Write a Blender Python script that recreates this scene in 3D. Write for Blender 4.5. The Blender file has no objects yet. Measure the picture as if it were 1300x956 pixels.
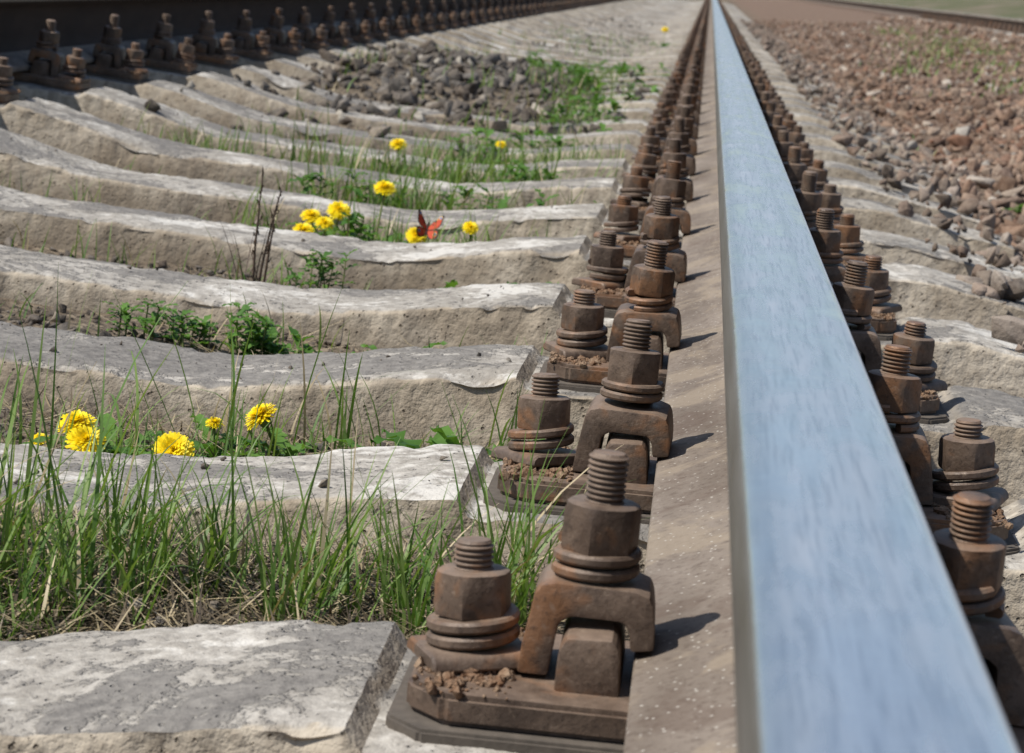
import bpy, bmesh, math, random
import numpy as np
from mathutils import Vector, Matrix, noise
random.seed(7); rng=np.random.default_rng(7)
scene=bpy.context.scene
COL=scene.collection
Y0=1.2575; DS=.545; NS=112
YS=[Y0+DS*i for i in range(-2,NS)]   # sleeper positions along the track
GAUGE=1.595; RC=-GAUGE/2

# ------------------------------------------------------------------ helpers
def link(name,me,mats=()):
    for m in mats: me.materials.append(m)
    o=bpy.data.objects.new(name,me); COL.objects.link(o); return o
def sstep(a,b,x):
    t=min(1,max(0,(x-a)/(b-a))); return t*t*(3-2*t)
class MB:
    def __init__(s): s.v=[];s.f=[];s.m=[];s.n=0
    def add(s,v,f,mi=0):
        s.v.extend(v); s.f.extend([tuple(i+s.n for i in q) for q in f]); s.m.extend([mi]*len(f)); s.n+=len(v)
    def mesh(s,name,smooth=True,ang=38):
        me=bpy.data.meshes.new(name); me.from_pydata([tuple(p) for p in s.v],[],s.f); 
        me.polygons.foreach_set('material_index',s.m)
        if smooth:
            me.polygons.foreach_set('use_smooth',[True]*len(me.polygons)); me.update()
            if ang: me.set_sharp_from_angle(angle=math.radians(ang))
        me.update(); return me
def bm_out(bm,mb,M=Matrix(),mi=0):
    bm.verts.index_update()
    mb.add([M@v.co for v in bm.verts],[tuple(v.index for v in (f.verts if M.determinant()>0 else reversed(f.verts))) for f in bm.faces],mi); bm.free()
def prism(pts,y0,y1,bev=0.0,seg=2):
    bm=bmesh.new()
    a=[bm.verts.new((x,y0,z)) for x,z in pts]; b=[bm.verts.new((x,y1,z)) for x,z in pts]
    bm.faces.new(a); bm.faces.new(b[::-1])
    n=len(pts)
    for i in range(n): bm.faces.new((a[i],b[i],b[(i+1)%n],a[(i+1)%n]))
    bmesh.ops.recalc_face_normals(bm,faces=bm.faces)
    if bev: bmesh.ops.bevel(bm,geom=list(bm.edges),offset=bev,segments=seg,profile=.6,affect='EDGES',clamp_overlap=True)
    return bm
def lathe(prof,n=28):
    v=[];f=[]
    for r,z in prof:
        for k in range(n):
            a=2*math.pi*k/n; v.append(Vector((r*math.cos(a),r*math.sin(a),z)))
    for i in range(len(prof)-1):
        for k in range(n):
            f.append((i*n+k,i*n+(k+1)%n,(i+1)*n+(k+1)%n,(i+1)*n+k))
    f.append(tuple((len(prof)-1)*n+k for k in range(n)))
    return v,f

# ------------------------------------------------------------------ material helper
class NT:
    def __init__(s,name):
        s.mat=bpy.data.materials.new(name); s.mat.use_nodes=True; s.t=s.mat.node_tree; s.t.nodes.clear()
        s.out=s.n('ShaderNodeOutputMaterial'); s.b=s.n('ShaderNodeBsdfPrincipled'); s.l(s.b.outputs[0],s.out.inputs[0])
    def n(s,t,**k):
        x=s.t.nodes.new(t)
        for a,b in k.items(): setattr(x,a,b)
        return x
    def l(s,a,b): s.t.links.new(a,b)
    def coord(s,kind='Object',scale=(1,1,1),rand=False):
        tc=s.n('ShaderNodeTexCoord'); mp=s.n('ShaderNodeMapping'); mp.inputs['Scale'].default_value=scale
        s.l(tc.outputs[kind],mp.inputs[0])
        if rand:
            oi=s.n('ShaderNodeObjectInfo'); m=s.n('ShaderNodeMath',operation='MULTIPLY'); m.inputs[1].default_value=57.
            s.l(oi.outputs['Random'],m.inputs[0]); s.l(m.outputs[0],mp.inputs['Location'])
        return mp.outputs[0]
    def noise(s,vec,scale,detail=3,rough=.6,dist=0):
        x=s.n('ShaderNodeTexNoise'); x.inputs['Scale'].default_value=scale; x.inputs['Detail'].default_value=detail
        x.inputs['Roughness'].default_value=rough; x.inputs['Distortion'].default_value=dist
        if vec: s.l(vec,x.inputs['Vector'])
        return x.outputs['Fac']
    def vor(s,vec,scale,feature='F1'):
        x=s.n('ShaderNodeTexVoronoi',feature=feature); x.inputs['Scale'].default_value=scale; s.l(vec,x.inputs['Vector']); return x.outputs['Distance']
    def ramp(s,fac,stops,interp='LINEAR'):
        x=s.n('ShaderNodeValToRGB'); x.color_ramp.interpolation=interp
        e=x.color_ramp.elements
        while len(e)<len(stops): e.new(.5)
        for q,(p,c) in zip(e,stops):
            q.position=p; q.color=(c,c,c,1) if isinstance(c,(int,float)) else (*c,1)
        s.l(fac,x.inputs[0]); return x.outputs[0]
    def mix(s,fac,a,b,mode='MIX'):
        x=s.n('ShaderNodeMix',data_type='RGBA',blend_type=mode)
        for sock,v in ((x.inputs[0],fac),(x.inputs[6],a),(x.inputs[7],b)):
            if isinstance(v,(int,float)): sock.default_value=v
            elif isinstance(v,tuple): sock.default_value=(*v,1)
            else: s.l(v,sock)
        return x.outputs[2]
    def math(s,op,a,b=0.):
        x=s.n('ShaderNodeMath',operation=op)
        for i,v in enumerate((a,b)):
            if isinstance(v,(int,float)): x.inputs[i].default_value=v
            else: s.l(v,x.inputs[i])
        return x.outputs[0]
    def rng(s,v,a,b):
        x=s.n('ShaderNodeMapRange'); x.inputs[1].default_value=a; x.inputs[2].default_value=b; s.l(v,x.inputs[0]); return x.outputs[0]
    def bump(s,h,strength=.5,dist=.002,prev=None):
        x=s.n('ShaderNodeBump'); x.inputs['Strength'].default_value=strength; x.inputs['Distance'].default_value=dist
        s.l(h,x.inputs['Height'])
        if prev: s.l(prev,x.inputs['Normal'])
        return x.outputs[0]
    def fin(s,color=None,rough=.8,normal=None,metal=0.,spec=.3):
        for k,v in (('Base Color',color),('Roughness',rough),('Metallic',metal),('Normal',normal),('Specular IOR Level',spec)):
            if v is None: continue
            if isinstance(v,(int,float)): s.b.inputs[k].default_value=v
            elif isinstance(v,tuple): s.b.inputs[k].default_value=(*v,1)
            else: s.l(v,s.b.inputs[k])
        return s.mat

# ---- concrete
m=NT('weathered_concrete'); c=m.coord(rand=True)
n1=m.noise(c,7,3,.6); n2=m.noise(c,4.6,6,.68,.6); n3=m.noise(c,75,4,.65)
col=m.mix(m.ramp(n1,[(.38,0),(.62,1)]),(.37,.31,.235),(.56,.495,.40))
col=m.mix(m.math('MULTIPLY',m.ramp(n3,[(.42,0),(.66,1)]),.5),col,(.21,.168,.125))
pitm=m.math('MULTIPLY',m.ramp(m.vor(c,110),[(.11,1),(.22,0)]),m.ramp(n3,[(.49,0),(.55,1)]))
col=m.mix(m.math('MULTIPLY',pitm,.8),col,(.09,.075,.06))
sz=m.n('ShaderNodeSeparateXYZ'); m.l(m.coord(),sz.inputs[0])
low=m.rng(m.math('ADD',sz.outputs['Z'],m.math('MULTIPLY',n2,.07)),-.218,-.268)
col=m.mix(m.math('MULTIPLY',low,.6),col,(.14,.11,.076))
cs=m.coord(scale=(1,.1,.12),rand=True); ns=m.noise(cs,22,3,.6)
col=m.mix(m.math('MULTIPLY',m.ramp(ns,[(.54,0),(.66,1)]),.5),col,(.15,.125,.10))
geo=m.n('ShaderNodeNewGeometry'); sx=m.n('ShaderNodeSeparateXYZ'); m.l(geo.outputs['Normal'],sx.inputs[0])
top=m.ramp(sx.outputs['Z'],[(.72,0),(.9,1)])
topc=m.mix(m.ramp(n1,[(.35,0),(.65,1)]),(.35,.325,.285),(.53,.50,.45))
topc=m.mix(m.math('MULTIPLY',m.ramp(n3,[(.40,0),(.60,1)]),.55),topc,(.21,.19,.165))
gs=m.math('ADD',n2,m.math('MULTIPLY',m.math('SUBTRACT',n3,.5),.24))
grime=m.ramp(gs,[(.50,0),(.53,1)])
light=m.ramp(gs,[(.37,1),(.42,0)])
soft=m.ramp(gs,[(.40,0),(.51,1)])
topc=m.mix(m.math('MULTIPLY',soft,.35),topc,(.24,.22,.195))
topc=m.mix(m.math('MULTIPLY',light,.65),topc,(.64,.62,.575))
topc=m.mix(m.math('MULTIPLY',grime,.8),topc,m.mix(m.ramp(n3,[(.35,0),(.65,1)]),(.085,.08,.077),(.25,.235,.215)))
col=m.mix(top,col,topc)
h=m.math('ADD',m.math('ADD',n3,m.math('MULTIPLY',pitm,-.8)),m.math('MULTIPLY',m.math('MULTIPLY',grime,top),.35))
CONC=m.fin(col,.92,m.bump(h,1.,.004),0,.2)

# ---- rusty steel (fastenings)
m=NT('rusty_steel'); c=m.coord(rand=True)
n1=m.noise(c,26,3,.6); n2=m.noise(c,210,4,.68)
oi=m.n('ShaderNodeObjectInfo')
col=m.mix(m.ramp(n1,[(.35,0),(.65,1)]),(.092,.063,.046),(.175,.125,.092))
n3=m.noise(c,21,3,.65,.4)
col=m.mix(m.math('MULTIPLY',m.ramp(m.math('ADD',n3,m.math('MULTIPLY',oi.outputs['Random'],.05)),[(.545,0),(.66,1)]),.7),col,(.25,.118,.052))
col=m.mix(m.math('MULTIPLY',m.ramp(n3,[(.33,1),(.43,0)]),.5),col,(.045,.033,.027))
col=m.mix(m.math('MULTIPLY',m.ramp(n2,[(.54,0),(.66,1)]),.55),col,(.045,.031,.024))
col=m.mix(m.math('MULTIPLY',m.ramp(n2,[(.30,1),(.42,0)]),.4),col,(.32,.245,.185))
gg=m.n('ShaderNodeNewGeometry'); sg_=m.n('ShaderNodeSeparateXYZ'); m.l(gg.outputs['Normal'],sg_.inputs[0])
dust=m.math('MULTIPLY',m.ramp(sg_.outputs['Z'],[(.6,0),(.95,1)]),m.ramp(n1,[(.35,.1),(.6,.55)]))
col=m.mix(dust,col,(.27,.20,.15))
RUST=m.fin(col,m.ramp(n1,[(.3,.42),(.7,.66)]),m.bump(n2,.55,.0013),.12,.4)
m=NT('rust_crumbs'); c=m.coord(rand=True)
n1=m.noise(c,60,3,.7); n2=m.noise(c,300,3,.7)
col=m.mix(m.ramp(n1,[(.35,0),(.65,1)]),(.18,.10,.058),(.31,.22,.15))
col=m.mix(m.ramp(n2,[(.5,0),(.7,1)]),col,(.08,.055,.04))
CRUMB=m.fin(col,.95,m.bump(n2,1.,.003),0,.1)
m=NT('rubber_pad'); c=m.coord(); RUB=m.fin(m.mix(m.noise(c,90,4),(.06,.052,.045),(.16,.135,.11)),.9,m.bump(m.noise(c,200),.5,.001))

# ---- rail
m=NT('rail_rust'); c=m.coord(scale=(1,.25,1)); c2=m.coord()
n1=m.noise(c,14,4,.6); n2=m.noise(c2,160,4,.7)
col=m.mix(m.ramp(n1,[(.35,0),(.65,1)]),(.155,.125,.10),(.25,.21,.175))
col=m.mix(m.math('MULTIPLY',m.ramp(n2,[(.5,0),(.66,1)]),.6),col,(.09,.065,.05))
n5=m.noise(c2,9,4,.7,.5)
col=m.mix(m.math('MULTIPLY',m.ramp(n5,[(.52,0),(.6,1)]),.5),col,(.33,.27,.20))
col=m.mix(m.math('MULTIPLY',m.ramp(n5,[(.36,1),(.44,0)]),.4),col,(.10,.065,.048))
col=m.mix(m.ramp(m.vor(c2,150),[(.10,.8),(.18,0)]),col,(.52,.49,.44))
RRUST=m.fin(col,.75,m.bump(n2,.6,.0014),.1,.3)
m=NT('rail_web_shaded_rust'); n1=m.noise(m.coord(scale=(1,.3,1)),25,4,.65)
RWEB=m.fin(m.mix(n1,(.028,.019,.015),(.075,.05,.038)),.85,m.bump(n1,.4,.001),0,.2)  # rust made darker than the foot: the web's shade is painted into its colour
m=NT('rail_side_steel'); c=m.coord(scale=(1,.12,1))
n1=m.noise(c,60,4,.6)
RSIDE=m.fin(m.mix(n1,(.12,.112,.105),(.26,.245,.225)),m.ramp(n1,[(.3,.38),(.7,.55)]),m.bump(n1,.2,.0005),.6,.5)
m=NT('rail_polished_steel'); c=m.coord(scale=(1,.035,1)); c2=m.coord(scale=(1,.3,1)); c3=m.coord()
n1=m.noise(c,110,4,.6); n2=m.noise(c2,28,4,.65,.5); n4=m.noise(c,420,2,.6); n3=m.noise(c3,60,3,.6)
col=m.mix(m.ramp(n1,[(.35,0),(.65,1)]),(.78,.79,.79),(.96,.96,.95))
col=m.mix(m.math('MULTIPLY',m.ramp(n2,[(.5,0),(.56,1)]),.5),col,(.99,.99,.97))
col=m.mix(m.math('MULTIPLY',m.ramp(n4,[(.52,0),(.64,1)]),.5),col,(.52,.55,.58))
sx=m.n('ShaderNodeSeparateXYZ'); m.l(m.coord(),sx.inputs[0])
xx=m.math('ADD',m.math('ADD',m.math('MULTIPLY',sx.outputs['X'],12.),.5),m.math('MULTIPLY',m.math('SUBTRACT',n1,.5),.12))
worn=m.ramp(xx,[(.06,1),(.12,.9),(.24,.2),(.34,0),(.62,0),(.66,.4),(.70,0)])
col=m.mix(m.math('MULTIPLY',worn,.5),col,(.33,.38,.42))
rg=m.math('ADD',m.ramp(n2,[(.35,.17),(.65,.36)]),m.math('MULTIPLY',m.math('SUBTRACT',n1,.5),.25))
RTOP=m.fin(col,rg,m.bump(m.math('ADD',m.math('MULTIPLY',n3,.6),n1),.28,.0009),.88,.5)
m=NT('rail_burr'); RBURR=m.fin(m.mix(m.noise(m.coord(scale=(1,.1,1)),200,2),(.42,.43,.44),(.85,.86,.87)),.45,None,.25,.5)

# ---- ground soil
m=NT('track_soil'); c=m.coord()
n1=m.noise(c,3,4,.65); n2=m.noise(c,45,5,.7); n3=m.noise(c,180,3,.7); v=m.vor(c,60)
col=m.mix(m.ramp(n1,[(.35,0),(.65,1)]),(.12,.095,.07),(.22,.175,.125))
col=m.mix(m.ramp(n2,[(.45,0),(.62,1)]),col,(.28,.23,.17))
col=m.mix(m.math('MULTIPLY',m.ramp(n3,[(.5,0),(.66,1)]),.85),col,(.05,.038,.027))
sx=m.n('ShaderNodeSeparateXYZ'); m.l(c,sx.inputs[0])
col=m.mix(m.rng(sx.outputs['X'],.45,.9),col,m.mix(m.ramp(n2,[(.35,0),(.65,1)]),(.12,.08,.058),(.28,.20,.15)))
nb=m.noise(c,.35,5,.7)
bank=m.mix(m.ramp(nb,[(.42,0),(.5,1)]),m.mix(n2,(.13,.10,.075),(.28,.23,.18)),m.mix(n2,(.06,.075,.035),(.15,.15,.085)))
col=m.mix(m.rng(m.math('ADD',sx.outputs['X'],m.math('MULTIPLY',n1,2)),7.5,9.5),col,bank)
SOIL=m.fin(col,.95,m.bump(m.math('ADD',n2,v),1.,.012),0,.15)

# ---- stones
def stone_mat(name,stops):
    m=NT(name); c=m.coord(); g=m.n('ShaderNodeNewGeometry')
    col=m.ramp(g.outputs['Random Per Island'],stops)
    n1=m.noise(c,50,4,.65)
    col=m.mix(m.math('MULTIPLY',m.ramp(n1,[(.4,0),(.65,1)]),.35),col,m.mix(.5,col,(.48,.42,.34)))
    col=m.mix(m.math('MULTIPLY',m.ramp(n1,[(.36,1),(.48,0)]),.6),col,m.mix(.6,col,(.06,.042,.032)))
    n0=m.noise(c,2.2,3,.6)
    col=m.mix(m.math('MULTIPLY',m.ramp(n0,[(.42,0),(.58,1)]),.6),col,m.mix(1.,col,(.64,.55,.48),'MULTIPLY'))
    return m.fin(col,.9,m.bump(n1,.8,.006),0,.2)
SRED=stone_mat('ballast_stone',[(0,(.12,.078,.056)),(.2,(.21,.14,.10)),(.4,(.30,.21,.155)),(.55,(.18,.13,.10)),(.7,(.34,.26,.195)),(.8,(.24,.125,.08)),(.9,(.15,.112,.09)),(.96,(.52,.46,.39)),(1,(.30,.28,.25))])
SMIX=stone_mat('shoulder_stone',[(0,(.12,.10,.085)),(.3,(.20,.165,.135)),(.5,(.28,.22,.18)),(.7,(.17,.125,.10)),(.9,(.34,.30,.26)),(1,(.24,.16,.125))])
SGREY=stone_mat('grey_stone',[(0,(.05,.046,.043)),(.3,(.10,.093,.085)),(.6,(.15,.136,.122)),(.8,(.095,.078,.064)),(.93,(.24,.22,.19)),(1,(.38,.35,.30))])

# ---- plants
def leaf_mat(name,a,b,tr=.35):
    m=NT(name); g=m.n('ShaderNodeNewGeometry')
    col=m.mix(g.outputs['Random Per Island'],a,b)
    m.fin(col,.5,None,0,.35)
    if tr>0:
        t=m.n('ShaderNodeBsdfTranslucent'); m.l(m.mix(1.,col,(1.2,1.25,.5),'MULTIPLY'),t.inputs[0])
        x=m.n('ShaderNodeMixShader'); x.inputs[0].default_value=tr
        m.l(m.b.outputs[0],x.inputs[1]); m.l(t.outputs[0],x.inputs[2]); m.l(x.outputs[0],m.out.inputs[0])
    return m.mat
GRASS=leaf_mat('grass_blade',(.075,.165,.03),(.24,.34,.10))
STRAW=leaf_mat('dry_straw',(.30,.235,.13),(.55,.46,.31),.15)
LEAF=leaf_mat('weed_leaf',(.06,.15,.025),(.15,.29,.06))
STEM=leaf_mat('stem',(.14,.20,.06),(.22,.24,.09),.1)
PETAL=leaf_mat('dandelion_petal',(.90,.70,.01),(.98,.84,.03),.3)
TWIG=leaf_mat('dry_twig',(.06,.04,.03),(.13,.09,.065),0)
DTHATCH=leaf_mat('dead_thatch',(.06,.045,.03),(.18,.14,.09),0)
def plain(name,c,r=.7): 
    m=NT(name); n=m.noise(m.coord(),900,2); return m.fin(m.mix(m.math('MULTIPLY',n,.4),c,tuple(q*.45 for q in c)),r)
WRED=plain('butterfly_wing_red',(.55,.07,.025)); WDK=plain('butterfly_wing_brown',(.035,.022,.018)); WYE=plain('butterfly_wing_cream',(.75,.55,.22)); WBL=plain('butterfly_wing_blue',(.12,.16,.42))

# ------------------------------------------------------------------ terrain
def top_z(x):
    s=abs(x-RC)
    z=-.207
    z+=.05*(min(s,1.1)-.7975) if s>.56 else .05*(.56-.7975)
    z+=.013*(1-sstep(.584,.597,s))+.012*sstep(1.005,1.03,s)
    z-=.055*(1-sstep(.24,.62,s))
    if s>1.08: z-=.14*(s-1.08)
    return z
def gz(x,y):
    s=abs(x-RC)
    z=-.292-.015*(1-sstep(.3,.7,s))
    if y<1.85: z+=.034*(1-sstep(1.6,1.85,y))
    if x>.25: z+=.044*sstep(.25,.5,x)
    if x>.45: z+= .02*sstep(.45,.8,x)+ max(0,(min(x,3.2)-.75))*.112
    if x<-2.1: z+=.03
    if x>9: z+=.22*(min(x,40)-9)
    z+=.03*sstep(8,14,y)*(1-sstep(.4,.7,x))
    z+=.012*noise.noise(Vector((x*6,y*6,0)))+.02*noise.noise(Vector((x*1.3,y*1.3,4)))
    d=((x+.9)/.5)**2+((y-8.3)/1.7)**2
    z+=.11*math.exp(-d*1.1)
    return z
xs=[-400,-120,-40,-15,-8,-5,-3.5,-2.8]+list(np.arange(-2.4,1.2,.04))+list(np.arange(1.2,7,.2))+[7.5,8,9,10,12,15,20,30,40,60,150,400]
ys=[-30,-5,-1,0]+list(np.arange(.4,13,.045))+list(np.arange(13,60,.5))+[65,75,90,120,200,400,900]
V=[(x,y,gz(x,y)) for y in ys for x in xs]; nx=len(xs)
F=[(j*nx+i,j*nx+i+1,(j+1)*nx+i+1,(j+1)*nx+i) for j in range(len(ys)-1) for i in range(nx-1)]
me=bpy.data.meshes.new('ground'); me.from_pydata(V,[],F); me.polygons.foreach_set('use_smooth',[True]*len(F)); me.update()
link('ground',me,[SOIL])

# ------------------------------------------------------------------ sleepers
def sleeper_mesh(seed,nxs,fine=True):
    prof=[(-.130,-.19)]
    K=10 if fine else 4
    for k in range(1,K+1): t=k/K; prof.append((-.130+.027*t,-.19+.180*t))
    for a in ((.2,.4,.6,.8) if fine else (.5,)): 
        th=a*math.pi/2; prof.append((-.103+.012*(1-math.cos(th)),-.010+.010*math.sin(th)))
    K=11 if fine else 3
    for k in range(1,K): t=k/K; prof.append((-.091+.182*t,.0))
    prof=prof+[(-y,z) for y,z in reversed(prof[:-(K-1)])]
    n=len(prof); off=Vector((seed*7.3,seed*3.1,seed*1.7)); v=[];f=[]
    X=np.linspace(RC-1.35,RC+1.35,nxs)
    for x in X:
        tz=top_z(x)
        for y,z in prof:
            p=Vector((x,y,tz+z)); q=p+off
            edge=max(0,1-abs(abs(y)-.098)/.02)*(1 if z>-.05 else 0)
            a=.0032*noise.fractal(q*3.5,1,2,3)+.0013*noise.noise(q*32)
            chip=max(0,noise.noise(q*10)-.25)*.032*edge
            if fine: a+=.0010*noise.noise(q*95); chip+=max(0,noise.noise(q*40)-.2)*.010*edge
            flake=.0018*sstep(.09,.14,noise.fractal(q*8,1,2,3)) if (z>-.004 and fine) else 0
            dz=(a*1.1 if z>-.03 else a*.3)-chip-flake
            dy=(-math.copysign(1,y)*(a*1.3 - chip*.8)) if z<-.005 else 0
            v.append((x,y-dy,tz+z+dz))
    for i in range(nxs-1):
        for k in range(n-1):
            f.append((i*n+k,(i+1)*n+k,(i+1)*n+k+1,i*n+k+1))
    f.append(tuple(range(n))); f.append(tuple((nxs-1)*n+k for k in reversed(range(n))))
    me=bpy.data.meshes.new('concrete_sleeper'); me.from_pydata(v,[],f); me.polygons.foreach_set('use_smooth',[True]*len(f)); me.update()
    bm=bmesh.new(); bm.from_mesh(me); bmesh.ops.recalc_face_normals(bm,faces=bm.faces); bm.to_mesh(me); bm.free()
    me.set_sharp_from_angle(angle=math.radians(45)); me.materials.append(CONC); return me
far=[sleeper_mesh(50+i,120,False) for i in range(5)]
for i,y in enumerate(YS):
    me=sleeper_mesh(i+1,520,True) if i<10 else far[i%5]
    o=link('concrete_sleeper',me); o.location.y=y; o.rotation_euler.z=random.uniform(-.012,.012); o.location.z=random.uniform(-.003,.003)
X2=4.0; Z2=.29
for i in range(60):
    y=12+i*DS*1.0
    o=link('concrete_sleeper',far[i%5]); o.location=(X2+GAUGE,y,Z2); 

# ------------------------------------------------------------------ rail
half=[(0,0),(.012,-.0001),(.022,-.0006),(.030,-.0016),(.0335,-.0027),(.0352,-.0038),(.0365,-.0085),(.0372,-.020),(.0375,-.036),(.0345,-.041),(.016,-.050),(.0105,-.060),(.009,-.080),(.009,-.118),(.011,-.140),(.020,-.151),(.040,-.1585),(.066,-.1675),(.0735,-.170),(.075,-.173),(.075,-.180)]
def rail_mesh(side,y0,y1,step):
    R=[(abs(x),z) for x,z in half]
    pts=[(x,z) for x,z in R]+[(-x,z) for x,z in reversed(R[1:])]
    yy=list(np.arange(y0,y1,step))+[y1]; n=len(pts); v=[];f=[];mi=[]
    for y in yy:
        for x,z in pts: v.append((x,y,z))
    for j in range(len(yy)-1):
        for k in range(n):
            k2=(k+1)%n; f.append((j*n+k,(j+1)*n+k,(j+1)*n+k2,j*n+k2))
            x=(pts[k][0]+pts[k2][0])/2; z=(pts[k][1]+pts[k2][1])/2
            if z>-.0028: mi.append(1)
            elif z>-.0040: mi.append(3 if x*side<0 else 1)
            elif z>-.0068: mi.append(0 if x*side<0 else 2)
            elif z>-.038 : mi.append(2 if x*side>0 else 0)
            elif z>-.150 : mi.append(4)
            else: mi.append(0)
    me=bpy.data.meshes.new('rail'); me.from_pydata(v,[],f); me.polygons.foreach_set('material_index',mi)
    me.polygons.foreach_set('use_smooth',[True]*len(f)); me.update()
    bm=bmesh.new(); bm.from_mesh(me); bmesh.ops.recalc_face_normals(bm,faces=bm.faces); bm.to_mesh(me); bm.free()
    me.set_sharp_from_angle(angle=math.radians(45))
    for q in (RRUST,RTOP,RSIDE,RBURR,RWEB): me.materials.append(q)
    return me
PZ=-.045
def incline(o,x,y,ang,dz=0):
    M=Matrix.Translation((x,y,PZ+dz))@Matrix.Rotation(ang,4,'Y')@Matrix.Translation((0,0,-PZ)); o.matrix_world=M
RM1=rail_mesh(-1,-3,160,1.0); RM2=rail_mesh(1,-3,160,1.0)
r=link('rail',RM1); incline(r,0,0,-.05)
r=link('rail',RM2); incline(r,-GAUGE,0,.05)
r=link('rail',RM1); incline(r,X2+GAUGE,0,-.05,Z2)
r=link('rail',RM2); incline(r,X2,0,.05,Z2)

# ------------------------------------------------------------------ fastenings
def nut(R=.0215,h=.025):
    bm=bmesh.new(); lv=[]
    for r,z,kind in ((R*.96,0,'h'),(R,.002,'h'),(R,h-.0045,'h'),(R*.90,h-.0012,'c'),(R*.80,h,'c')):
        ring=[]
        for k in range(24):
            a=2*math.pi*k/24
            hexr=math.cos(math.pi/6)/math.cos(((a)%(math.pi/3))-math.pi/6)
            rr=r*min(hexr,.975) if kind=='h' else min(r,r*hexr*1.12)
            ring.append(bm.verts.new((rr*math.cos(a),rr*math.sin(a),z)))
        lv.append(ring)
    for i in range(len(lv)-1):
        for k in range(24): bm.faces.new((lv[i][k],lv[i][(k+1)%24],lv[i+1][(k+1)%24],lv[i+1][k]))
    bm.faces.new(lv[-1]); bm.faces.new(lv[0][::-1]); return bm
def stud(h,r=.0112,pitch=.0031):
    prof=[]; z=-.004
    while z<h-.003: prof+= [(r*.84,z),(r,z+pitch*.38),(r,z+pitch*.55),(r*.84,z+pitch*.95)]; z+=pitch
    prof+=[(r*.9,h-.0015),(r*.78,h)]
    return lathe(prof,24)
def coil(turns,r0=.0145,r1=.0245,th=.0062,pitch=.0076):
    v=[];f=[];N=int(28*turns)
    for i in range(N+1):
        a=2*math.pi*i/28; z=pitch*a/(2*math.pi)
        c,s=math.cos(a),math.sin(a)
        sec=[(r0,0),(r0,th),(r1-.0016,th),(r1,th-.0016),(r1,.0016),(r1-.0016,0)]
        v+= [Vector((r*c,r*s,z+zz)) for r,zz in sec]
    for i in range(N):
        for k in range(6): k2=(k+1)%6; f.append((i*6+k,(i+1)*6+k,(i+1)*6+k2,i*6+k2)); 
    f.append((0,1,2,3,4,5)); f.append(tuple(N*6+k for k in (5,4,3,2,1,0)))
    f=[tuple(reversed(q)) for q in f]
    return v,f
def put(mb,vf,M,mi=0): mb.add([M@p for p in vf[0]],vf[1],mi)
def T(x,y,z): return Matrix.Translation((x,y,z))
def tilt(rnd,a): return Matrix.Rotation(rnd.uniform(-a,a),4,'X')@Matrix.Rotation(rnd.uniform(-a,a),4,'Y')
PT=-.186
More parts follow.
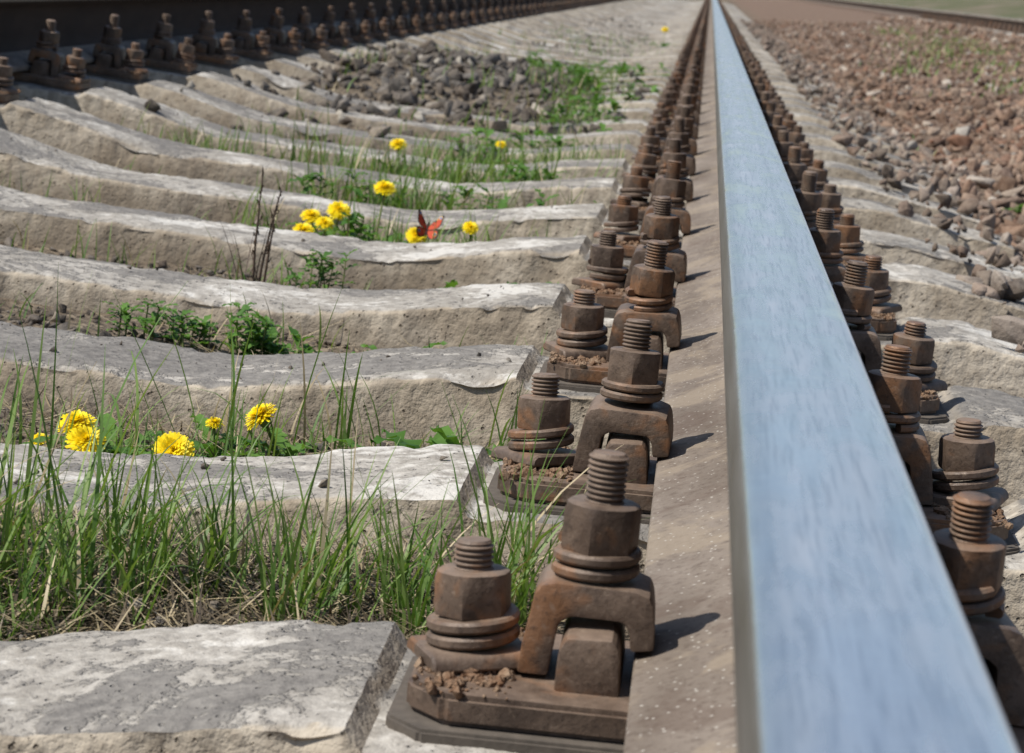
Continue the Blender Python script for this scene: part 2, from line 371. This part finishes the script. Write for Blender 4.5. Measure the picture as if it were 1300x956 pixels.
def fastening(seed):
    R=random.Random(seed); mb=MB()
    def slab(hx,hy,ch,z0,z1,mi,bev):
        bm=bmesh.new()
        out=[(-hx,-hy+ch),(-hx+ch,-hy),(hx-ch,-hy),(hx,-hy+ch),(hx,hy-ch),(hx-ch,hy),(-hx+ch,hy),(-hx,hy-ch)]
        a=[bm.verts.new((x,y,z0)) for x,y in out]; b=[bm.verts.new((x,y,z1)) for x,y in out]
        bm.faces.new(a[::-1]); bm.faces.new(b)
        for i in range(8): bm.faces.new((a[i],a[(i+1)%8],b[(i+1)%8],b[i]))
        bmesh.ops.bevel(bm,geom=[e for e in bm.edges],offset=bev,segments=2,affect='EDGES'); bm_out(bm,mb,Matrix(),mi)
    slab(.195,.070,.022,PT-.017,PT,0,.003); slab(.204,.079,.02,PT-.029,PT-.0175,2,.002)
    for sgn in (-1,1):
        S=Matrix.Scale(1,4) if sgn<0 else Matrix.Scale(-1,4,(1,0,0))
        y1=.044
        rib=prism([(-.1165,PT-.002),(-.1155,PT+.022),(-.112,PT+.030),(-.087,PT+.031),(-.083,PT+.026),(-.0805,PT-.002)],-y1,y1,.0035,2)
        bm_out(rib,mb,S,0)
        w=.029+R.uniform(-.002,.002); dy=R.uniform(-.003,.005)
        P=[(-.138,PT+.001),(-.1365,PT+.018),(-.1325,PT+.046),(-.129,PT+.0515),(-.122,PT+.0535),(-.078,PT+.0535),(-.070,PT+.051),(-.0675,PT+.046),(-.0655,PT+.034),(-.0648,PT+.0215),(-.0775,PT+.0195),(-.0790,PT+.030),(-.083,PT+.0355),(-.112,PT+.0355),(-.118,PT+.031),(-.121,PT+.001)]
        cl=prism(P,-w,w,.0026,2)
        M=S@T(-.1,dy,PT+.03)@tilt(R,.05)@Matrix.Rotation(R.uniform(-.06,.06),4,'Z')@T(.1,0,-PT-.03)
        bm_out(cl,mb,M,0)
        base=PT+.054
        A=T(sgn*.1,dy*.5,base)@tilt(R,.08)
        rot=lambda: Matrix.Rotation(R.uniform(0,6.28),4,'Z')
        put(mb,coil(1.95,pitch=.0072+R.uniform(0,.0012)),A@T(R.uniform(-.001,.001),0,0)@tilt(R,.08)@rot(),0)
        bm_out(nut(.0226,.0275),mb,A@T(0,0,.0150)@rot(),0)
        put(mb,stud(.026+R.uniform(-.004,.004)),A@T(0,0,.0420),0)
        ax=sgn*.165
        A=T(ax,R.uniform(-.006,.006),PT)@tilt(R,.08)
        bm_out(prism([(-.030,0),(-.029,.006),(-.025,.009),(.025,.009),(.029,.006),(.030,0)],-.03,.03,.0015,1),mb,A@T(0,0,.0005)@rot(),0)
        put(mb,coil(1.95,r1=.0262,th=.0066,pitch=.0085),A@T(R.uniform(-.0015,.0015),0,.0095)@tilt(R,.09)@rot(),0)
        bm_out(nut(.0226,.0255),mb,A@T(0,0,.0265)@rot(),0)
        put(mb,stud(.0155+R.uniform(-.003,.005)),A@T(0,0,.0515),0)
        for k in range(620):
            a=R.uniform(0,6.28); d=.022+abs(R.gauss(0,.026)); s=.0008+.0036*R.random()**2
            x=ax+d*math.cos(a); y=d*math.sin(a)*1.3
            if abs(x)>.192 or abs(y)>.068 or abs(x)<.139: continue
            bm=bmesh.new(); bmesh.ops.create_icosphere(bm,subdivisions=1,radius=s)
            for q in bm.verts: q.co*=R.uniform(.6,1.3)
            bm_out(bm,mb,T(x,y,PT+s*.2),1)
    me=mb.mesh('rail_fastening',True,35)
    for q in (RUST,CRUMB,RUB): me.materials.append(q)
    return me
FM=[fastening(100+i) for i in range(9)]
for i,y in enumerate(YS):
    for k,(x,ang) in enumerate(((0,-.05),(-GAUGE,.05))):
        if k==1 and y>45: continue
        o=link('rail_fastening',FM[(i*(1+k*3)+k*2)%9]); incline(o,x,y,ang)
for i in range(60):
    o=link('rail_fastening',FM[i%9]); incline(o,X2,12+i*DS,.05,Z2)

# ------------------------------------------------------------------ stones
def hull(seed):
    R=random.Random(seed); bm=bmesh.new()
    for _ in range(R.choice((8,9,10,12))):
        p=Vector((R.gauss(0,1),R.gauss(0,1),R.gauss(0,1))).normalized()*R.uniform(.7,1.15)
        bm.verts.new((p.x,p.y*.8,p.z*.62))
    bmesh.ops.convex_hull(bm,input=bm.verts)
    for q in [q for q in bm.verts if not q.link_faces]: bm.verts.remove(q)
    bmesh.ops.bevel(bm,geom=list(bm.edges),offset=.07,segments=1,affect='EDGES',clamp_overlap=True)
    bmesh.ops.triangulate(bm,faces=bm.faces); bm.verts.index_update()
    v=np.array([q.co[:] for q in bm.verts]); f=np.array([[q.index for q in t.verts] for t in bm.faces]); bm.free(); return v,f
HU=[hull(i) for i in range(18)]
def stones(name,P,S,mat,flat=1.):
    vs=[];fs=[];off=0; idx=rng.integers(0,len(HU),len(P))
    for h,(hv,hf) in enumerate(HU):
        sel=np.where(idx==h)[0]; n=len(sel)
        if not n: continue
        a=rng.normal(size=(n,4)); a[:,1:3]*=.45; a/=np.linalg.norm(a,axis=1,keepdims=True); w,x,y,z=a.T
        Rm=np.stack([1-2*(y*y+z*z),2*(x*y-z*w),2*(x*z+y*w),2*(x*y+z*w),1-2*(x*x+z*z),2*(y*z-x*w),2*(x*z-y*w),2*(y*z+x*w),1-2*(x*x+y*y)],1).reshape(n,3,3)
        sc=S[sel][:,None,None]*rng.uniform(.7,1.3,(n,1,3))
        vv=np.einsum('nij,nkj->nki',Rm,hv[None]*sc)+P[sel][:,None,:]
        k=len(hv); ff=hf[None]+(np.arange(n)*k)[:,None,None]+off
        vs.append(vv.reshape(-1,3)); fs.append(ff.reshape(-1,3)); off+=n*k
    v=np.concatenate(vs); f=np.concatenate(fs).astype(np.int32)
    me=bpy.data.meshes.new(name); me.vertices.add(len(v)); me.vertices.foreach_set('co',v.ravel())
    me.loops.add(f.size); me.loops.foreach_set('vertex_index',f.ravel()); me.polygons.add(len(f))
    me.polygons.foreach_set('loop_start',np.arange(0,f.size,3,dtype=np.int32)); me.polygons.foreach_set('loop_total',np.full(len(f),3,dtype=np.int32))
    me.update(); me.validate(); return link(name,me,[mat])
def near_sleeper(y): 
    t=(y-Y0)/DS; return abs(t-round(t))*DS
P=[];S=[]
def wedge(x0f,x1f,ya,yb,n,smin,smax,zoff=.3,pw=1.,avoid=False,sp=1.):
    c=0
    while c<n:
        y=ya+(yb-ya)*random.random()**pw; x=random.uniform(x0f(y),x1f(y)); s=(smin+(smax-smin)*random.random()**sp)
        z=gz(x,y)
        if near_sleeper(y)<.115 and x<.545:
            if avoid: continue
            z=max(z,top_z(x))
        P.append((x,y,z+s*zoff*random.uniform(0,1.6))); S.append(s); c+=1
wedge(lambda y:.58,lambda y:max(1.3,.2+.17*y),1.5,36,9000,.016,.046,.3,1.25,False,2.2)
wedge(lambda y:.56,lambda y:max(1.3,.2+.17*y),1.5,36,13000,.008,.026,.3,1.2,False,1.5)
wedge(lambda y:X2-1.2,lambda y:X2+1.2,12,42,3500,.02,.06,.5)
stones('ballast_gravel',np.array(P),np.array(S),SRED)
P=[];S=[]
wedge(lambda y:.22,lambda y:.60,.6,24,13000,.007,.030,.35,1,True,2)
wedge(lambda y:.34,lambda y:.64,.9,30,5200,.005,.032,.5,1,False,2.2)
stones('shoulder_gravel',np.array(P),np.array(S),SMIX)
P=[];S=[]
wedge(lambda y:-1.45,lambda y:-.16,.7,5,8000,.0018,.010,.3,1,True,2)
wedge(lambda y:-1.45,lambda y:-.16,.9,26,4600,.005,.022,.3,1,True,2)
n=0
while n<2100:
    x=random.gauss(-.9,.34); y=random.gauss(8.2,1.05)
    if not -1.33<x<-.25: continue
    s=.008+.036*random.random()**2.4; z=max(gz(x,y), top_z(x) if near_sleeper(y)<.09 else -9); P.append((x,y,z+s*.5*random.random())); S.append(s); n+=1
for _ in range(500):
    i=random.randrange(2,16); x=random.uniform(-1.3,-.22); y=YS[i]+random.uniform(-.07,.07); s=.0012+.005*random.random()**4; P.append((x,y,top_z(x)+s*.3)); S.append(s)
stones('stone_chips',np.array(P),np.array(S),SGREY)

# ------------------------------------------------------------------ grass
def blade(mb,p,az,length,width,lean,curve,mi=0,seg=6):
    d=Vector((math.cos(az),math.sin(az),0)); sdir=Vector((-math.sin(az),math.cos(az),0))
    tw=random.uniform(-.8,.8); q=Vector(p); th=lean; v=[]
    for i in range(seg+1):
        t=i/seg; w=width*(1-t**2.2)*.5+.00012
        sd=(sdir*math.cos(tw*t)+d*math.sin(tw*t))
        v+=[q-sd*w,q+sd*w]
        dr=d*math.sin(th)+Vector((0,0,1))*math.cos(th); q=q+dr*(length/seg); th+=curve/seg
    mb.add(v,[(2*i,2*i+1,2*i+3,2*i+2) for i in range(seg)],mi)
    return q
G=MB()
def tuft(x,y,n,L,spread=.02,w=.0028,z=None,dry=.12):
    for _ in range(n):
        px=x+random.gauss(0,spread); py=y+random.gauss(0,spread); az=random.uniform(0,6.28)
        l=L*random.uniform(.4,1.1); le=abs(random.gauss(.16,.2)); cu=random.uniform(.05,1.2)
        if random.random()<.12: cu+=1.0
        blade(G,(px,py,(gz(px,py) if z is None else z)-.004),az,l,w*random.uniform(.6,1.2),le,cu,1 if random.random()<dry else 0)
def gy(k): return Y0+DS*(k+.5)
for _ in range(34): tuft(random.uniform(-.64,-.40),gy(0)+random.uniform(-.12,.13),17,random.uniform(.06,.14),.02,.0024,None,.08)
for _ in range(22): tuft(random.uniform(-.62,-.44),gy(0)+random.uniform(-.15,-.04),12,random.uniform(.03,.06),.02,.0022,None,.08)
for _ in range(12): tuft(random.uniform(-.40,-.17),gy(0)+random.uniform(-.08,.12),10,random.uniform(.05,.10),.02,.0022)
for cx,l in ((-.30,.155),(-.285,.14),(-.37,.13),(-.40,.14),(-.56,.15),(-.50,.15),(-.158,.17),(-.168,.15),(-.145,.14),(-.23,.13),(-.21,.12)): tuft(cx,gy(0)+random.uniform(-.05,.08),34,l,.011,.0024)
for _ in range(12): tuft(random.uniform(-.68,-.42),gy(0)+random.uniform(-.06,.08),6,.22,.02,.0030)
for _ in range(34): tuft(random.uniform(-.75,-.13),gy(1)+random.uniform(-.1,.1),5,.10,.02,.0024)
for _ in range(6): tuft(random.uniform(-.62,-.2),gy(1)+random.uniform(-.06,.1),5,.17,.015,.0026)
for k in range(2,7):
    for _ in range(22): tuft(random.uniform(-1.3,-.15),gy(k)+random.uniform(-.1,.1),5,.075,.02,.0025)
for k in range(7,30):
    for _ in range(9): tuft(random.uniform(-1.3,-.15),gy(k)+random.uniform(-.1,.1),6,.08,.04,.0045)
for _ in range(20): tuft(random.gauss(-.52,.13),gy(4)+random.uniform(-.1,.1),14,.11,.025,.003)
for _ in range(28): tuft(random.gauss(-.57,.13),gy(5)+random.uniform(-.1,.1),16,.13,.03,.003)
for _ in range(32): tuft(random.gauss(-.52,.15),gy(6)+random.uniform(-.1,.1),16,.14,.035,.0034)
for _ in range(16): tuft(random.gauss(-1.05,.12),gy(6)+random.uniform(-.1,.1),12,.10,.035,.0032)
for _ in range(30): tuft(random.gauss(-.42,.14),gy(7)+random.uniform(-.1,.1),14,.13,.04,.004)
for _ in range(80): tuft(random.gauss(-.40,.13),random.uniform(5.5,10.5),12,.11,.05,.005)
for _ in range(24): tuft(random.uniform(.65,2.2),random.uniform(3.2,12),8,.045,.04,.006)
for _ in range(60):
    y=random.uniform(12,30); tuft(.7+.06*y+random.uniform(-.5,.5),y,14,.08,.1,.012)
for _ in range(2300):
    k=random.choice((-1,0,0,0,0,0,0,1,1,1,2)); x=random.uniform(-.7,-.13); y=gy(k)+random.uniform(-.16,.16)
    blade(G,(x,y,gz(x,y)+random.uniform(.001,.016)),random.uniform(0,6.28),random.uniform(.015,.08),.0013,1.45+random.uniform(-.3,.1),random.uniform(-.2,.3),1,3)
for _ in range(5200):
    k=random.choice((0,0,0,0,1)); x=random.uniform(-.7,-.13); y=gy(k)+random.uniform(-.16,.16)
    blade(G,(x,y,gz(x,y)+random.uniform(-.002,.012)),random.uniform(0,6.28),random.uniform(.01,.05),.0018,1.35+random.uniform(-.5,.15),random.uniform(-.3,.5),2,3)
me=G.mesh('grass',True,None); link('grass',me,[GRASS,STRAW,DTHATCH])

# ------------------------------------------------------------------ broad-leaved weeds and dandelions
def leaf(mb,p,az,L,W,rise=.5,droop=1.2,lobes=5,mi=0,seg=None,jag=.55):
    seg=seg or (lobes*3 if lobes else 6)
    d=Vector((math.cos(az),math.sin(az),0)); sd=Vector((-math.sin(az),math.cos(az),0)); q=Vector(p); th=math.pi/2-rise; v=[]
    for i in range(seg+1):
        t=i/seg
        w=W*.5*(math.sin(math.pi*min(1,t**.8))**.7)*(.35+.65*t)*1.25
        if lobes: w*= (1-jag)+jag*(1-((i%3)/2.))*1.3
        if t<.12: w=W*.06
        up=(d*math.cos(th)*-1+Vector((0,0,1))*math.sin(th))
        rip=.12*W*math.sin(i*2.1+az*3)
        v+=[q-sd*w+up*(.18*w+rip),q,q+sd*w+up*(.18*w-rip)]
        q=q+(d*math.sin(th)+Vector((0,0,1))*math.cos(th))*(L/seg); th+=droop/seg
    f=[]
    for i in range(seg): a=3*i; f+=[(a,a+1,a+4,a+3),(a+1,a+2,a+5,a+4)]
    mb.add(v,f,mi)
def tube(mb,pts,r0,r1,mi,n=6):
    v=[];f=[]
    for i,p in enumerate(pts):
        r=r0+(r1-r0)*i/(len(pts)-1)
        for k in range(n): a=2*math.pi*k/n; v.append(Vector(p)+Vector((r*math.cos(a),r*math.sin(a),0)))
    for i in range(len(pts)-1):
        for k in range(n): f.append((i*n+k,i*n+(k+1)%n,(i+1)*n+(k+1)%n,(i+1)*n+k))
    mb.add(v,f,mi)
def flower(mb,c,axis,R=.019):
    q=axis.to_track_quat('Z','Y').to_matrix()
    for layer,(n,el,L) in enumerate(((34,.02,1.0),(34,.16,.99),(32,.32,.93),(30,.50,.84),(26,.72,.7),(22,.95,.56),(16,1.2,.45),(10,1.45,.38))):
        for k in range(n):
            a=2*math.pi*(k+random.random()*.7)/n; e=el+random.uniform(-.1,.1); l=R*L*random.uniform(.84,1.08); w=R*.07
            d=Vector((math.cos(a),math.sin(a),0)); s=Vector((-math.sin(a),math.cos(a),0)); v=[]
            pt=Vector((0,0,R*.03*layer)); ee=e
            for i in range(4):
                ww=w*(.7,1,1.05,.75)[i]
                v+=[c+q@(pt-s*ww),c+q@(pt+s*ww)]
                pt=pt+(d*math.cos(ee)+Vector((0,0,1))*math.sin(ee))*(l/3); ee-=.10
            mb.add(v,[(0,1,3,2),(2,3,5,4),(4,5,7,6)],2)
    vf=lathe([(R*.1,-R*.62),(R*.30,-R*.5),(R*.36,-R*.15),(R*.25,.0)],10)
    mb.add([c+q@p for p in vf[0]],vf[1],1)
def dandelion(x,y,heads,nleaf=9,LL=.09):
    mb=MB(); z0=gz(x,y)
    for k in range(nleaf): leaf(mb,(x,y,z0),k*6.28/max(1,nleaf)+random.uniform(-.3,.3),LL*random.uniform(.6,1.05),LL*.25,random.uniform(.4,1.),random.uniform(.6,1.4),6)
    for (hx,hy,hz,tx,ty,R) in heads:
        c=Vector((hx,hy,hz)); ax=Vector((tx,ty,1)).normalized(); b=Vector((x,y,min(z0,hz-.02))); e=c-ax*R*.55
        pts=[b.lerp(e,t)+Vector(((b-e).x*.25*math.sin(math.pi*t)*-1,0,.25*abs((b-e).x)*math.sin(math.pi*t))) for t in [i/7 for i in range(8)]]
        tube(mb,pts,.0022,.0016,1); flower(mb,c,ax,R)
    me=mb.mesh('dandelion',True,None); return link('dandelion',me,[LEAF,STEM,PETAL])
dandelion(-.56,2.06,[(-.592,2.05,-.275,-.15,-.35,.018),(-.575,2.02,-.283,.15,-.7,.018),(-.625,2.05,-.294,-.2,-.3,.009)],10,.09)
dandelion(-.47,2.09,[(-.487,1.98,-.270,.05,-1.3,.019),(-.476,2.1,-.266,0,-.2,.009)],8,.09)
dandelion(-.405,2.10,[(-.428,2.07,-.247,-.75,-.25,.017)],9,.085)
dandelion(-.63,3.74,[(-.671,3.70,-.281,-.1,-.5,.019),(-.665,3.73,-.259,0,-.4,.018),(-.638,3.70,-.264,.1,-.6,.016),(-.623,3.74,-.245,.1,-.8,.020)],10,.10)
dandelion(-.56,3.72,[(-.555,3.75,-.200,.05,-.35,.019)],12,.13)
dandelion(-.475,3.72,[(-.483,3.65,-.257,0,-.9,.018)],9,.09)
dandelion(-.39,3.72,[(-.404,3.70,-.238,0,-.7,.014)],3,.05)
dandelion(-.66,4.80,[(-.671,4.80,-.215,0,-.4,.019)],9,.11)
dandelion(-.50,5.3,[(-.50,5.3,-.225,0,-.4,.013)],7,.08)
dandelion(-.33,15,[(-.33,15,-.12,0,-.7,.024)],7,.15)
def weed(x,y,n,h,ls,spread=.03,kind=0,rise=0):
    mb=MB()
    for _ in range(n):
        bx=x+random.gauss(0,spread); by=y+random.gauss(0,spread*.6); z=gz(bx,by)
        if kind==0:
            a=random.uniform(0,6.28); le=random.uniform(0,.4); hh=h*random.uniform(.4,1)
            pts=[(bx+math.cos(a)*le*hh*t,by+math.sin(a)*le*hh*t,z+hh*t) for t in (0,.33,.66,1)]
            tube(mb,pts,.0013,.0008,1,5)
            for t in (.25,.5,.75,.9,1):
                p=(bx+math.cos(a)*le*hh*t,by+math.sin(a)*le*hh*t,z+hh*t)
                for q in range(2): leaf(mb,p,random.uniform(0,6.28),ls*random.uniform(.6,1.1),ls*.42,random.uniform(.1,.9),random.uniform(.2,1.2),random.choice((0,3)))
        else:
            for q in range(6): leaf(mb,(bx,by,z+.005),random.uniform(0,6.28),ls*random.uniform(.6,1.1),ls*.33,random.uniform(.6,1.2)+rise,random.uniform(.8,1.6)+rise,5)
    me=mb.mesh('weed_plant',True,None); return link('weed_plant',me,[LEAF,STEM])
weed(-.655,2.60,7,.045,.026,.03); weed(-.60,2.60,5,.04,.024,.03); weed(-.535,2.60,8,.07,.028,.02); weed(-.57,2.63,2,.05,.06,.03,1); weed(-.49,2.6,2,.04,.055,.02,1)
weed(-.225,2.04,3,.05,.095,.015,1,.2); weed(-.28,2.03,3,.05,.09,.015,1,.2); weed(-.165,2.04,2,.05,.085,.010,1,.2)
weed(-.40,2.6,2,.05,.07,.02,1,.2)
weed(-.36,3.17,2,.05,.08,.02,1,.2); weed(-.30,3.15,2,.05,.09,.02,1,.2); weed(-.27,3.7,2,.05,.07,.02,1,.2); weed(-.55,3.15,7,.075,.028,.02); weed(-.42,3.7,2,.05,.06,.02,1,.1)
weed(-1.02,2.6,2,.05,.07,.03,1,.2); weed(-.88,2.62,3,.04,.026,.02)
for _ in range(13): weed(random.gauss(-.50,.1),gy(random.choice((4,5,6)))+random.uniform(-.08,.08),3,.08,.042,.04,random.choice((0,1)))
for _ in range(36): weed(random.gauss(-.42,.13),random.uniform(5.5,11),5,.09,.05,.06,random.choice((0,1)))
for x,y in ((.62,3.95),(.66,4.0),(.74,4.2),(.33,1.3),(.36,1.33),(.7,5.4),(1.0,7)): weed(x,y,3,.05,.04,.02,random.choice((0,1)))

# dry stalk standing between the sleepers
mb=MB(); bx,by=-.645,3.17; z=gz(bx,by)
for s in range(3):
    p=Vector((bx+s*.006,by,z)); pts=[p]; a=random.uniform(-.1,.1)
    for i in range(8): a+=random.uniform(-.06,.06); p=p+Vector((math.sin(a),random.uniform(-.1,.1),1))*(.021-.003*s); pts.append(p)
    tube(mb,pts,.0022,.001,0,5)
    for i in range(3,9):
        for _ in range(5):
            a=random.uniform(0,6.28); o=pts[i]+Vector((random.uniform(-.004,.004),0,random.uniform(-.014,.008)))
            blade(mb,o,a,random.uniform(.006,.016),.0024,random.uniform(.3,1.2),.3,0,2)
for _ in range(7):
    a=random.uniform(0,6.28); o=Vector((bx+random.uniform(-.02,.02),by,z)); blade(mb,o,a,random.uniform(.06,.12),.0016,random.uniform(.2,.7),.3,0,4)
me=mb.mesh('dry_stalk',True,None); link('dry_stalk',me,[TWIG])

# ------------------------------------------------------------------ butterfly
mb=MB()
fore=[(0,.002),(.006,.010),(.014,.018),(.022,.0245),(.0255,.0245),(.0262,.021),(.0245,.016),(.0235,.010),(.0215,.004),(.016,.000),(.008,-.002),(0,-.002)]
hind=[(0,-.001),(.008,-.0015),(.016,-.001),(.0205,-.004),(.0215,-.009),(.0205,-.0145),(.0175,-.0175),(.0135,-.0195),(.008,-.018),(.003,-.013),(0,-.006)]
def wing(sg,lift):
    Rm=Matrix.Rotation(-sg*lift,3,'Y')
    def P(x,y,z=0): return Rm@Vector((sg*x,y,z))
    def poly(pts,z,mi,sc=1,cx=0,cy=0):
        v=[P(cx+(x-cx)*sc,cy+(y-cy)*sc,z) for x,y in pts]; cc=P(sum(p[0] for p in pts)/len(pts)*sc+cx*(1-sc),sum(p[1] for p in pts)/len(pts)*sc+cy*(1-sc),z)
        n=len(v); mb.add(v+[cc],[(i,(i+1)%n,n) for i in range(n)],mi)
    def disc(x,y,r,z,mi,e=1.): poly([(x+r*math.cos(t*.7854),y+r*e*math.sin(t*.7854)) for t in range(8)],z,mi)
    poly(fore,0,1); poly(hind,-.0004,1)
    poly(fore,.0003,0,.86,.010,.007); poly(hind,-.0001,0,.80,.010,-.007)
    disc(.0205,.0195,.0034,.0006,2); disc(.0208,.0192,.0022,.0009,3); disc(.0125,.0135,.0020,.0006,1); disc(.0095,.008,.0014,.0006,1); disc(.015,.0165,.0012,.0006,2)
    disc(.0155,-.0095,.0036,.0003,2); disc(.0155,-.0095,.0027,.0006,1); disc(.0158,-.0092,.0016,.0009,3)
wing(1,.6); wing(-1,.6)
vf=lathe([(.0003,-.013),(.0014,-.010),(.0017,-.004),(.0014,-.001),(.0022,.001),(.0023,.006),(.0014,.0085),(.0017,.010),(.0012,.0118),(.0004,.0125)],10)
Rx=Matrix.Rotation(-math.pi/2,3,'X'); mb.add([Rx@p for p in vf[0]],vf[1],1)
for sg in (-1,1):
    tube(mb,[(sg*.0006,.012,.0005),(sg*.004,.018,.003),(sg*.007,.023,.004)],.00025,.0002,1,4)
    for yy in (.001,.004,.007): tube(mb,[(sg*.001,yy,-.0015),(sg*.004,yy+.001,-.003),(sg*.005,yy,-.008)],.0003,.0002,1,4)
me=mb.mesh('butterfly',True,None)
bo=link('butterfly',me,[WRED,WDK,WYE,WBL]); bo.location=(-.467,3.645,-.243); bo.rotation_euler=(math.radians(58),math.radians(8),math.radians(10))

# ------------------------------------------------------------------ camera / light
cx,cz,pitch,yaw,roll,f=-.0788,.1906,.1603,-.0636,.1322,2.9706
fw=Vector((math.sin(yaw)*math.cos(pitch),math.cos(yaw)*math.cos(pitch),-math.sin(pitch)))
rr=Vector((math.cos(yaw),-math.sin(yaw),0)); uu=rr.cross(fw)
r2=rr*math.cos(roll)+uu*math.sin(roll); u2=-rr*math.sin(roll)+uu*math.cos(roll)
cam=bpy.data.cameras.new('camera'); co=bpy.data.objects.new('camera',cam); COL.objects.link(co)
M=Matrix((( r2.x,u2.x,-fw.x,cx),(r2.y,u2.y,-fw.y,0),(r2.z,u2.z,-fw.z,cz),(0,0,0,1))); co.matrix_world=M
cam.sensor_width=36; cam.lens=f*1000/1300*36; cam.shift_y=-45/1300; cam.clip_start=.02; cam.clip_end=2000
cam.dof.use_dof=True; cam.dof.focus_distance=1.9; cam.dof.aperture_fstop=22
scene.camera=co
w=bpy.data.worlds.new('World'); scene.world=w; w.use_nodes=True; nt=w.node_tree; nt.nodes.clear()
o=nt.nodes.new('ShaderNodeOutputWorld'); b=nt.nodes.new('ShaderNodeBackground'); s=nt.nodes.new('ShaderNodeTexSky'); s.sky_type='NISHITA'; s.sun_disc=False
L=Vector((.58,.24,-.80)).normalized()
s.sun_elevation=math.asin(-L.z); s.sun_rotation=math.atan2(-L.x,-L.y)
nt.links.new(s.outputs[0],b.inputs[0]); nt.links.new(b.outputs[0],o.inputs[0]); b.inputs[1].default_value=.115
sl=bpy.data.lights.new('sun','SUN'); sl.energy=5.; sl.angle=math.radians(.5); sl.color=(1,.95,.87)
so=bpy.data.objects.new('sun',sl); COL.objects.link(so); so.rotation_euler=L.to_track_quat('-Z','Y').to_euler()
scene.view_settings.view_transform='Standard'; scene.view_settings.look='None'; scene.view_settings.exposure=0
